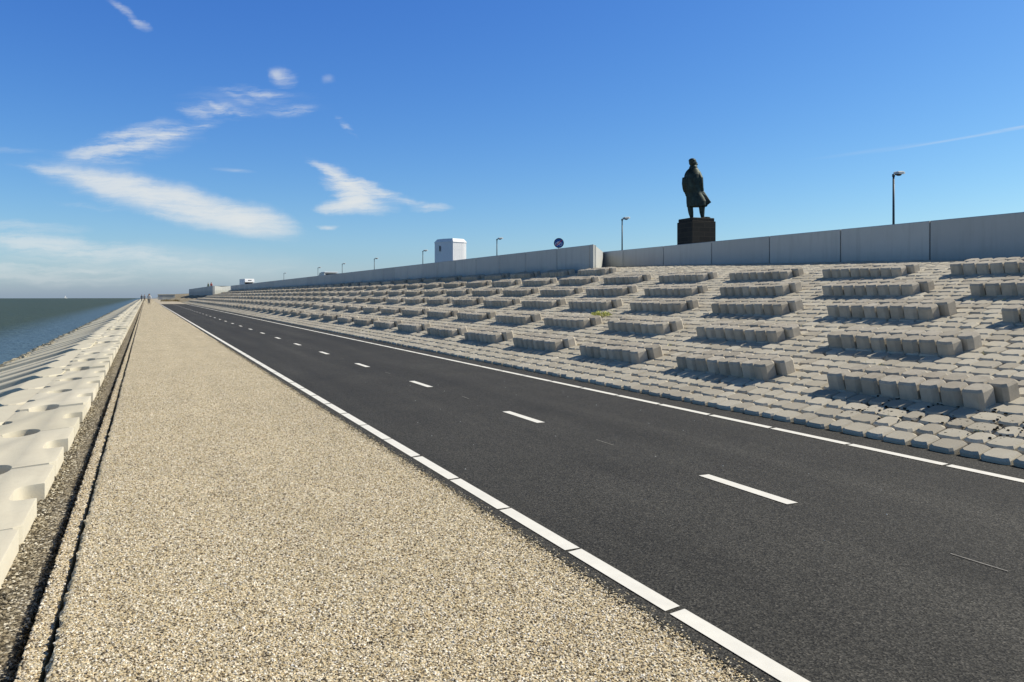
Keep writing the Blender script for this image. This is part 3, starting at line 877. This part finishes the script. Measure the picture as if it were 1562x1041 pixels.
# ------------------------------------------------------------------ lamp posts
def lamp_parts():
    P = MB(); P.tube([(0,0,0),(0,0,.9)], .075, 10); P.tube([(0,0,.9),(0,0,4.35)], [.055,.042], 10)
    A = MB(); A.tube([(0,0,4.30),(0,0,4.42)], .06, 10); A.tube([(0,0,4.38),(.14,0,4.42)], .03, 8)
    Hh = MB()
    def sec(x, w, z0, z1): return [(x,-w,z0),(x,w,z0),(x,w*1.0,z1-.03),(x,w*.7,z1),(x,-w*.7,z1),(x,-w,z1-.03)]
    Hh.rings([sec(.08,.07,4.42,4.50), sec(.16,.14,4.43,4.545), sec(.45,.16,4.44,4.57), sec(.58,.12,4.46,4.555), sec(.62,.06,4.48,4.53)])
    G = MB(); G.rings([[(.32 + a*math.cos(2*PI*k/14), .7*a*math.sin(2*PI*k/14), z) for k in range(14)] for a, z in ((.05,4.365),(.10,4.375),(.14,4.405),(.15,4.438))], 0, True)
    out = []
    for nm, mb, mt in (('post', P, 'pole'), ('bracket', A, 'pole'), ('lamp_head', Hh, 'lamp_grey'), ('lamp_bowl', G, 'lamp_dark')):
        me = mb.mesh(nm); me.materials.append(M[mt]); out.append((nm, me))
    return out
LP = lamp_parts()
LAMPS = [(1363, 'tall dark street lamp standing behind the wall right of the statue'), (949, 'street lamp behind the wall between statue and round blue sign'), (758, 'street lamp between the round blue sign and the white tower'),
         (645, 'street lamp just left of the white tower'), (571, 'distant street lamp beyond the white tower, right of the grey car'), (522, 'distant street lamp rising directly above the grey car'), (485, 'distant thin street lamp left of the grey car'), (433, 'farthest faint street lamp, right of the white motorhome')]
for k, (u, lab) in enumerate(LAMPS):
    X, t, z, D = at(u, 264, 30.0)
    e = empty('street_lamp', (X, t, 2.30 + (0 if k else .05))); tag(e, lab, 'street lamp', 'street lamps along the dike crest')
    top = H + .1652*X/CP - 2.30
    for nm, me in LP:
        o = mesh_obj(nm, me, None, e)
        if nm == 'post': o.scale = (1, 1, (top - .22)/4.35)
        else: o.location = (0, 0, top - .22 - 4.35)

# ------------------------------------------------------------------ round blue sign
X, t, z, D = at(852.5, 371, 17.6)
face = math.atan2(X, t)      # faces back toward the camera
sg = empty('road_sign', (X, t, 2.30), (0, 0, -face)); tag(sg, 'round blue road sign with red diagonal stripe behind the wall', 'road sign')
r = 7.6*D/F; zc = z - 2.30
m = MB(); m.tube([(0, .04, 0), (0, .04, zc + .1)], .03, 10); m.build('post', M['lamp_grey'], sg)
def disc(rad, y0, y1, n=40): return [[(rad*math.cos(2*PI*k/n), y, zc + rad*math.sin(2*PI*k/n)) for k in range(n)] for y in (y0, y1)]
m = MB(); m.rings(disc(r, .006, -.004)); dk = m.build('sign_disc', M['sign_rim'], sg)
m = MB(); m.rings(disc(r*.86, -.0041, -.007)); m.build('sign_face', M['sign_blue'], sg)
m = MB()
def ring2(cx, cz, ra, rb, y, n=20):
    v = [(cx + q*math.cos(2*PI*k/n), y, cz + q*math.sin(2*PI*k/n)) for q in (ra, rb) for k in range(n)]
    m.add(v, [(k, (k+1) % n, n + (k+1) % n, n + k) for k in range(n)])
def bar(xa, za, xb, zb, w, y, mm):
    d = Vector((xb-xa, 0, zb-za)).normalized(); p = Vector((-d.z, 0, d.x))*w/2
    mm.add([(xa+p.x, y, za+p.z), (xa-p.x, y, za-p.z), (xb-p.x, y, zb-p.z), (xb+p.x, y, zb+p.z)], [(0,1,2,3)])
yb = -.0075
ring2(-.36*r, zc - .2*r, .24*r, .31*r, yb); ring2(.36*r, zc - .2*r, .24*r, .31*r, yb)
for (a, b2, c, d2) in ((-.36,-.2,-.16,.22), (-.16,.22,.26,.22), (.36,-.2,.22,.36), (-.16,.22,.0,-.2), (.0,-.2,.26,.22), (-.36,-.2,0,-.2), (.1,.38,.3,.38), (-.26,.28,-.08,.28)):
    bar(a*r, zc + b2*r, c*r, zc + d2*r, .07*r, yb - .0003, m)
m.build('bicycle_symbol', M['sign_white'], sg)
m = MB(); bar(-.62*r, zc - .56*r, .62*r, zc + .56*r, .17*r, yb - .001, m); m.build('diagonal_stripe', M['sign_red'], sg)

# ------------------------------------------------------------------ white sheeted tower
X, t, z, D = at(687, 367, 42.0)
mpp = D / F
tw = empty('sheeted_tower', (X, t, 2.30), (0, 0, -math.atan2(X, t))); tag(tw, 'white boxy sheeted tower with cut corners behind the wall', 'tower')
W = 24*mpp; Hh = H + (451 - 371)*mpp - 2.30; Hr = H + (451 - 365.2)*mpp - 2.30
# plan: local x = to the right seen from the road, y = away; corner toward the viewer a bit right of the middle
pl = [(-W, .35*W), (-.55*W, -.42*W), (.16*W, -.95*W), (.84*W, -.40*W), (W, -.18*W), (W, .6*W), (.4*W, 1.1*W), (-.5*W, 1.1*W)]
m = MB(); m.rings([[(x, y, 0) for x, y in pl], [(x, y, Hh) for x, y in pl]]); m.build('sheeting', M['white'], tw)
m = MB(); m.rings([[(x*1.03, y*1.03, Hh) for x, y in pl], [(x*1.03, y*1.03, Hh + .12) for x, y in pl], [(x*.84, y*.84, Hr) for x, y in pl]]); m.build('roof', M['white'], tw)
m = MB()
for i in range(len(pl)):
    (xa, ya), (xb, yb_) = pl[i], pl[(i+1) % len(pl)]
    for z_ in (Hh*.30, Hh*.62, Hh*.86):
        d = Vector((xb-xa, yb_-ya, 0)); L_ = d.length; d.normalize(); nn = Vector((d.y, -d.x, 0))
        a0 = Vector((xa, ya, 0)) + d*.06*L_; b0 = Vector((xa, ya, 0)) + d*.94*L_
        q = [a0, b0, b0 + nn*.012, a0 + nn*.012]
        m.rings([[(p.x, p.y, z_) for p in q], [(p.x, p.y, z_ + .07) for p in q]])
    for fr in (.2, .4, .6, .8):
        p0 = Vector((xa, ya, 0)).lerp(Vector((xb, yb_, 0)), fr); d = Vector((xb-xa, yb_-ya, 0)).normalized(); nn = Vector((d.y, -d.x, 0))
        q = [p0 - d*.03, p0 + d*.03, p0 + d*.03 + nn*.010, p0 - d*.03 + nn*.010]
        m.rings([[(p.x, p.y, .1) for p in q], [(p.x, p.y, Hh - .05) for p in q]])
m.build('sheeting_battens', M['white'], tw)
m = MB(); m.box(-.70*W, -.64*W, -.36*W, -.20*W, Hh*.82, Hh*.93, 0, .02); m.build('vent_opening', M['glass'], tw)

# ------------------------------------------------------------------ statue and pedestal
X, t, z, D = at(1062, 334, 24.0)
view = math.atan2(X, t)
K = D / F / 5.786                                  # metres per pixel of the enlarged silhouette
zped = z
pd = empty('pedestal', (X, t, 2.30), (0, 0, -view + math.radians(34))); tag(pd, 'dark stone pedestal carrying the bronze statue', 'pedestal')
hp = zped - 2.30
m = MB(); s = 119*K; m.box(-s, s, -s, s, 0, hp - .16, 0, .015); m.build('plinth_block', M['brick'], pd)
m = MB(); s2 = 111*K; m.box(-s2, s2, -s2, s2, hp - .16, hp - .002, 0, .02); m.build('plinth_cap', M['brick'], pd)

def statue_mesh():
    m = MB()
    def P(cx, cy, d=0): return ((cx - 350)*K, d*K, (657 - cy)*K)
    def sect(cy, l, r, dep, d0=0, fold=0, ph=0, n=28):
        cx, rx = (l + r)/2, (r - l)/2; out = []
        for k in range(n):
            a = 2*PI*k/n; q = 1 + fold*math.sin(6*a + ph) + .5*fold*math.sin(11*a + 2*ph)
            out.append(((cx - 350 + rx*q*math.cos(a))*K, (d0 + dep*q*math.sin(a))*K, (657 - cy)*K))
        return out
    # coat: hem to collar
    m.rings([sect(552, 272, 436, 52, 0, .07, .3), sect(540, 271, 444, 54, 0, .07, .4), sect(505, 268, 446, 54, 0, .06, .6), sect(470, 266, 428, 52, 0, .05, .8), sect(430, 263, 404, 50, 0, .04, 1),
             sect(395, 252, 400, 54, 0, .025, 1.2), sect(350, 244, 400, 58, 0, .02, 1.4), sect(300, 244, 396, 58, -2, .015, 1.6), sect(268, 248, 393, 54, -2, .01, 1.8), sect(248, 254, 388, 48, 0), sect(228, 268, 378, 40, 2), sect(208, 288, 362, 32, 4), sect(196, 296, 354, 28, 4)], 0, True)
    # wind-blown skirt flap on the right
    fl = [(412, 400, 12), (428, 425, 14), (452, 465, 15), (470, 500, 13), (478, 515, 8)]
    def fs(cx, cy, th, inner): 
        return [P(inner, cy - 6, -th-22), P(cx, cy, -th), P(cx, cy + 3, th), P(inner, cy + 12, th + 26)]
    m.rings([fs(412, 405, 6, 380), fs(428, 432, 9, 385), fs(452, 470, 11, 390), fs(470, 500, 11, 395), fs(479, 512, 7, 405), fs(462, 524, 9, 400), fs(436, 540, 10, 395)], 0, False)
    # collar and neck
    m.rings([sect(214, 290, 360, 33, 4), sect(200, 288, 362, 34, 4), sect(190, 294, 358, 30, 4)], 0, True)
    m.tube([P(326, 205, 4), P(326, 178, 2)], [27*K, 25*K], 14)
    # head: skull, jaw, nose, brow, ear, hair mass
    m.ell(P(320, 158, 2), (34*K, 38*K, 36*K), 18, 12); m.ell(P(334, 176, 14), (24*K, 26*K, 24*K), 14, 10)
    m.ell(P(358, 172, 24), (8*K, 8*K, 10*K), 10, 8); m.ell(P(348, 158, 22), (13*K, 14*K, 6*K), 10, 8); m.ell(P(346, 192, 22), (12*K, 12*K, 8*K), 10, 8)
    m.ell(P(326, 168, -34), (6*K, 5*K, 11*K), 8, 6); m.ell(P(316, 142, -2), (33*K, 37*K, 21*K), 16, 10)
    # arms
    m.tube([P(306, 262, 0), P(276, 262, -4), P(254, 300, -12), P(249, 345, -14), P(253, 385, -6), P(260, 414, 0)], [26*K, 29*K, 27*K, 24*K, 22*K, 20*K], 14)
    m.tube([P(340, 262, 2), P(368, 264, -6), P(384, 305, -18), P(388, 345, -20), P(392, 385, -10), P(398, 410, 0)], [26*K, 29*K, 27*K, 24*K, 22*K, 20*K], 14)
    for hx, d in ((257, 0), (405, 3)):
        m.ell(P(hx, 423, d), (9*K, 14*K, 14*K), 10, 8)
        for q, ln in ((-9, 20), (-3, 24), (3, 23), (9, 18)): m.tube([P(hx, 430, d + q), P(hx + 1, 430 + ln*.6, d + q), P(hx + 3, 430 + ln, d + q + 2)], [3.6*K, 3.2*K, 2.6*K], 8)
        m.tube([P(hx + 3, 420, d + 12), P(hx + 7, 432, d + 17), P(hx + 8, 440, d + 17)], [4*K, 3.6*K, 3*K], 8)
    # legs and shoes
    m.tube([P(298, 520, 4), P(299, 560, 4), P(304, 600, 3), P(310, 635, 2), P(311, 650, 2)], [27*K, 25*K, 23*K, 17*K, 15*K], 14)
    m.tube([P(400, 520, -2), P(399, 560, -2), P(400, 600, -2), P(404, 635, -2), P(406, 650, -2)], [29*K, 27*K, 23*K, 17*K, 15*K], 14)
    m.ell(P(312, 650, 20), (15*K, 36*K, 10*K), 14, 8); m.ell(P(434, 648, 6), (40*K, 17*K, 9*K), 14, 8); m.ell(P(408, 648, 0), (17*K, 17*K, 12*K), 12, 8)
    return m.mesh('statue')
me = statue_mesh()
tmp = bpy.data.objects.new('statue', me); col.objects.link(tmp)
rm = tmp.modifiers.new('r', 'REMESH'); rm.mode = 'VOXEL'; rm.voxel_size = .017; rm.use_smooth_shade = True
sm = tmp.modifiers.new('s', 'SMOOTH'); sm.iterations = 3; sm.factor = .5
dg = bpy.context.evaluated_depsgraph_get()
me2 = bpy.data.meshes.new_from_object(tmp.evaluated_get(dg)); bpy.data.objects.remove(tmp)
me2.name = 'statue'; me2.materials.clear(); me2.materials.append(M['bronze'])
me2.polygons.foreach_set('use_smooth', [True]*len(me2.polygons))
st = mesh_obj('statue', me2, None, None, (X, t, zped - .006), (0, 0, -view))
tag(st, 'dark bronze statue of a standing man in a windblown long coat', 'statue')
# ------------------------------------------------------------------ vehicles on the crest
def motorhome():
    X, t, z, D = at(381, 425.6, 23.2)
    gz = 2.30; hh = z - gz
    e = empty('motorhome', (X, t, gz), (0, 0, .12)); tag(e, 'white motorhome with overcab front driving along the crest', 'motorhome')
    w = 1.12
    def prof(pts, wid): return [[(-wid, y, zz) for y, zz in pts], [(wid, y, zz) for y, zz in pts]]
    m = MB(); m.rings(prof([(0, .45), (0, 1.15), (.55, 1.35), (1.0, hh*.73), (-.05, hh*.75), (.25, hh*.97), (.6, hh), (5.8, hh), (5.9, hh*.9), (5.9, .45)], w)); m.build('body', M['white'], e)
    m = MB(); m.add([(-w*.86, .53, 1.36), (w*.86, .53, 1.36), (w*.80, .97, hh*.725), (-w*.80, .97, hh*.725)], [(0,1,2,3)]); m.add([(-w*.86, .51, 1.37), (w*.86, .51, 1.37), (w*.80, .95, hh*.73), (-w*.80, .95, hh*.73)], [(0,1,2,3)]); m.build('windscreen', M['glass'], e)
    m = MB(); m.box(-.35, .45, .08, .20, hh*.84, hh*.91, 0, .01); m.build('overcab_window', M['glass'], e)
    for sx in (-1, 1):
        for y in (1.0, 4.4):
            m = MB(); m.tube([(sx*(w-.22), y, .35), (sx*(w+.01), y, .35)], .35, 18); m.build('wheel', M['rubber'], e)
        m = MB(); m.box(sx*.95-.13, sx*.95+.13, -.02, .03, .8, .98, 0, .01); m.build('headlight', M['sign_white'], e)
        m = MB(); m.box(sx*(w+.14)-.09, sx*(w+.14)+.09, .5, .6, 1.45, 1.85, 0, .02); m.build('mirror', M['rubber'], e)
motorhome()
def car():
    X, t, z, D = at(514, 415, 20.5)
    gz = 2.30; hh = z - gz; s = hh/1.55
    e = empty('parked_car', (X, t, gz), (0, 0, .06)); tag(e, 'grey car with pale roof half hidden behind the far wall', 'car')
    W_ = .88*s
    pr = [(0, .35), (0, .75), (.25, .92), (1.05, 1.0), (1.75, 1.46), (3.3, 1.55), (4.05, 1.1), (4.3, 1.0), (4.3, .35)]
    m = MB(); rs = []
    for x, k, zz in ((-1, .9, 0), (-.92, 1, 0), (.92, 1, 0), (1, .9, 0)):
        rs.append([(x*W_*(1 if h_ < 1.02 else .84), y*s, (.35 + (h_-.35)*(k if h_ < .5 else 1))*s) for y, h_ in pr])
    m.rings(rs); m.build('body', M['car_grey'], e)
    m = MB(); m.add([(-.66*s, 1.08*s, 1.03*s), (.66*s, 1.08*s, 1.03*s), (.62*s, 1.70*s, 1.43*s), (-.62*s, 1.70*s, 1.43*s)], [(0,1,2,3)])
    m2 = MB(); m2.add([(x, y - .012, zz + .012) for x, y, zz in m.v], [(0,1,2,3)]); m2.build('windscreen', M['glass'], e)
    m = MB(); m.box(-.66*s, .66*s, 1.85*s, 3.2*s, 1.52*s, 1.60*s, 0, .02); m.build('roof', M['white'], e)
    for sx in (-1, 1):
        for y in (.85, 3.4):
            m = MB(); m.tube([(sx*(W_-.2), y*s, .31*s), (sx*(W_+.01), y*s, .31*s)], .31*s, 18); m.build('wheel', M['rubber'], e)
car()

# ------------------------------------------------------------------ people (small, far away)
def person(loc, rot, label, top, legs, lean=0., arms=((.30, .02, .80), (-.30, .02, .80)), extra=None):
    Vv = {'pel': (0,0,.95,.15,.11), 'wst': (0,0,1.12,.14,.10), 'ch': (0,.01,1.34,.17,.115), 'nk': (0,.02,1.50,.06,.06), 'hd0': (0,.03,1.58,.078,.09), 'hd1': (0,.03,1.68,.075,.088), 'hd2': (0,.03,1.76,.045,.05)}
    E = [('pel','wst'),('wst','ch'),('ch','nk'),('nk','hd0'),('hd0','hd1'),('hd1','hd2')]
    for s, (ax, ay, az), fw in ((1, arms[0], .06), (-1, arms[1], -.06)):
        c = 'r' if s > 0 else 'l'
        Vv['sh'+c] = (s*.19,0,1.42,.062,.062); Vv['el'+c] = ((s*.22 + ax)/2 + s*.02, ay/2 - .03, (1.42 + az)/2, .047,.047); Vv['wr'+c] = (ax, ay, az, .034,.034); Vv['hn'+c] = (ax, ay + .02, az - .10, .038,.025)
        E += [('ch','sh'+c),('sh'+c,'el'+c),('el'+c,'wr'+c),('wr'+c,'hn'+c)]
        Vv['hp'+c] = (s*.10, 0, .86,.095,.095); Vv['kn'+c] = (s*.11, fw*.6 + .02, .50,.065,.065); Vv['an'+c] = (s*.12, fw, .10,.045,.045); Vv['to'+c] = (s*.13, fw + .16, .04,.045,.035)
        E += [('pel','hp'+c),('hp'+c,'kn'+c),('kn'+c,'an'+c),('an'+c,'to'+c)]
    ks = list(Vv); me = bpy.data.meshes.new('person')
    me.from_pydata([Vv[k][:3] for k in ks], [(ks.index(a), ks.index(b)) for a, b in E], [])
    o = bpy.data.objects.new('person', me); col.objects.link(o)
    o.modifiers.new('sk', 'SKIN'); 
    for i, k in enumerate(ks):
        sv = me.skin_vertices[0].data[i]; sv.radius = Vv[k][3:]; sv.use_root = (k == 'pel')
    ss = o.modifiers.new('ss', 'SUBSURF'); ss.levels = ss.render_levels = 1
    d = bpy.context.evaluated_depsgraph_get(); m2 = bpy.data.meshes.new_from_object(o.evaluated_get(d)); bpy.data.objects.remove(o)
    m2.materials.clear()
    for q in (M['skin'], top, legs, M['rubber']): m2.materials.append(q)
    for p in m2.polygons:
        c = p.center; p.use_smooth = True
        p.material_index = 0 if c.z > 1.50 or (abs(c.x) > .2 and c.z < .86) else 1 if c.z > .95 else 2 if c.z > .10 else 3
    o = mesh_obj('person', m2, None, None, loc, (0, 0, rot)); tag(o, label, 'person')
    hb = MB(); hb.ell((0, .015, 1.715), (.088, .10, .085), 12, 8); hb.build('hair', M['hair'], o)
    return o
def ground_pt(u, v, z=0):
    D = F*(H - z)/(v - 451.0); X = (u - 222)*CP*D/F; return X, (D - X*SP)/CP, z
p1 = ground_pt(228.2, 464.6); person(p1, 2.6, 'person in white clothes standing on the gravel path far away', M['white_cloth'], M['tan_cloth'])
p2 = ground_pt(226.9, 463.2); person(p2, 2.9, 'person in dark trousers beside the one dressed in white', M['grey_cloth'], M['navy_cloth'])
person((-.25, 232, -.05), 0, 'distant person in dark clothes at the path edge, nearer the path', M['grey_cloth'], M['navy_cloth'])
person((-.95, 236, -.06), .5, 'distant person in dark clothes standing on the sea blocks', M['navy_cloth'], M['navy_cloth'])
X, t, z, D = at(323, 431, XJ + .9); person((X, t + 1.5, z - 1.72), 2.5, 'person in a red jacket behind the corner of the far jutting wall', M['red_cloth'], M['navy_cloth'])
X, t, z, D = at(318.3, 432, XJ + 1.3); person((X, t + 1.5, z - 1.72), 2.2, 'person in green clothing beside the red jacketed one at the wall', M['green_cloth'], M['navy_cloth'])
X, t, z, D = at(409, 426, 22.0); person((X, t, 2.30), 2.0, 'person in dark clothes behind the wall right of the motorhome', M['navy_cloth'], M['navy_cloth'])

# ------------------------------------------------------------------ small plants, far shelter, boat
def leaf_clump(name, loc, rx, ry, rz, n, size, mat, label, cat, stems=5):
    m = MB(); r = random.Random(hash(loc) & 1023)
    for _ in range(n):
        a, q = r.uniform(0, 2*PI), r.random()**.5
        c = Vector((rx*q*math.cos(a), ry*q*math.sin(a), rz*r.uniform(.1, 1)*(1 - .5*q)))
        d = Vector((r.gauss(0, 1), r.gauss(0, 1), r.gauss(.6, .8))).normalized(); s = d.cross(Vector((r.gauss(0,1), r.gauss(0,1), r.gauss(0,1)))).normalized()
        L_ = size*r.uniform(.6, 1.4)
        m.add([c, c + d*L_*.5 + s*L_*.18, c + d*L_, c + d*L_*.5 - s*L_*.18], [(0,1,2,3)])
    for _ in range(stems):
        a = r.uniform(0, 2*PI); m.tube([(0, 0, -.03), (rx*.4*math.cos(a), ry*.4*math.sin(a), rz*.7)], .006, 5)
    return tag(m.build(name, mat, None, loc), label, cat)
m = MB(); r_ = random.Random(5)
for _ in range(90):
    t0 = 4 + 40*r_.random()**1.5; i_ = r_.randrange(0, 30); x0 = XF + .004 + i_*1.52/6
    if not on_slope(x0, t0, .3): continue
    for _k in range(r_.randrange(4, 11)):
        c = Vector((x0 + r_.gauss(0, .012), t0 + r_.gauss(0, .05), slope_z(x0, t0) + .01)); d_ = Vector((r_.gauss(0, .4), r_.gauss(0, .4), 1)).normalized(); L_ = r_.uniform(.05, .10)
        s_ = d_.cross(Vector((r_.gauss(0, 1), r_.gauss(0, 1), .1))).normalized()*.006
        m.add([c - s_, c + s_, c + d_*L_], [(0, 1, 2)])
tag(m.build('joint_grass', M['weed']), 'thin yellowish grass tufts in the joints of the slope paving', None, None, 'stuff')
X = 10.43; t_ = at(917, 486, X)[1]
leaf_clump('weed', (X, t_, slope_z(X, t_) + .03), .22, .34, .17, 300, .065, M['weed'], 'yellow green weed growing between the slope blocks', 'weed')
leaf_clump('shrub', (4.6, 212, .0), 1.3, 1.2, .55, 500, .22, M['shrub'], 'low brown shrub beyond the road end', 'shrub')
leaf_clump('shrub', (6.9, 214, .0), 1.0, 1.2, .45, 400, .22, M['shrub'], 'second low brown shrub, nearer the dike slope', 'shrub')
sh = empty('shelter', (6.6, 300, 0)); tag(sh, 'low grey concrete shelter far beyond the road end', 'shelter')
m = MB(); m.box(-2.7, 2.7, 0, 2.4, 0, 1.75, 0, .02); m.build('wall', M['wall'], sh)
m = MB(); m.box(-2.85, 2.85, -.2, 2.6, 1.752, 1.95, 0, .02); m.build('roof', M['slab'], sh)
m = MB(); m.box(-2.2, -1.3, -.03, .01, .02, 1.5, 0, .01); m.build('door', M['trim'], sh)
# sailing boat near the horizon
D = 1150.0; X = 0
dx = (100 - 781)/F; bx = D*(SP + dx*CP); by = D*(CP - dx*SP); bz = SEA_Z - (bx*bx + by*by)/(2*R_E)
bt = empty('sailing_boat', (bx, by, bz), (0, 0, .6)); bt.scale = (.6, .6, .6); tag(bt, 'tiny white sailing boat near the sea horizon', 'boat')
m = MB(); m.rings([[(-3.5, .2, .1), (-3.5, -.2, .1), (-3.5, -.5, 1), (-3.5, .5, 1)], [(0, 1, -.2), (0, -1, -.2), (0, -1.3, 1), (0, 1.3, 1)], [(4, .05, .2), (4, -.05, .2), (4, -.1, 1.3), (4, .1, 1.3)]]); m.build('hull', M['hull'], bt)
m = MB(); m.tube([(.5, 0, .9), (.5, 0, 6.5)], .07, 8); m.build('mast', M['hull'], bt)
m = MB(); m.rings([[(.4, -.02, 1.6), (-2.6, .25, 1.7), (.4, -.02, 6.2)], [(.4, .02, 1.6), (-2.6, .29, 1.7), (.4, .02, 6.2)]]); m.build('sail', M['hull'], bt)
print('clusters', n_cl)
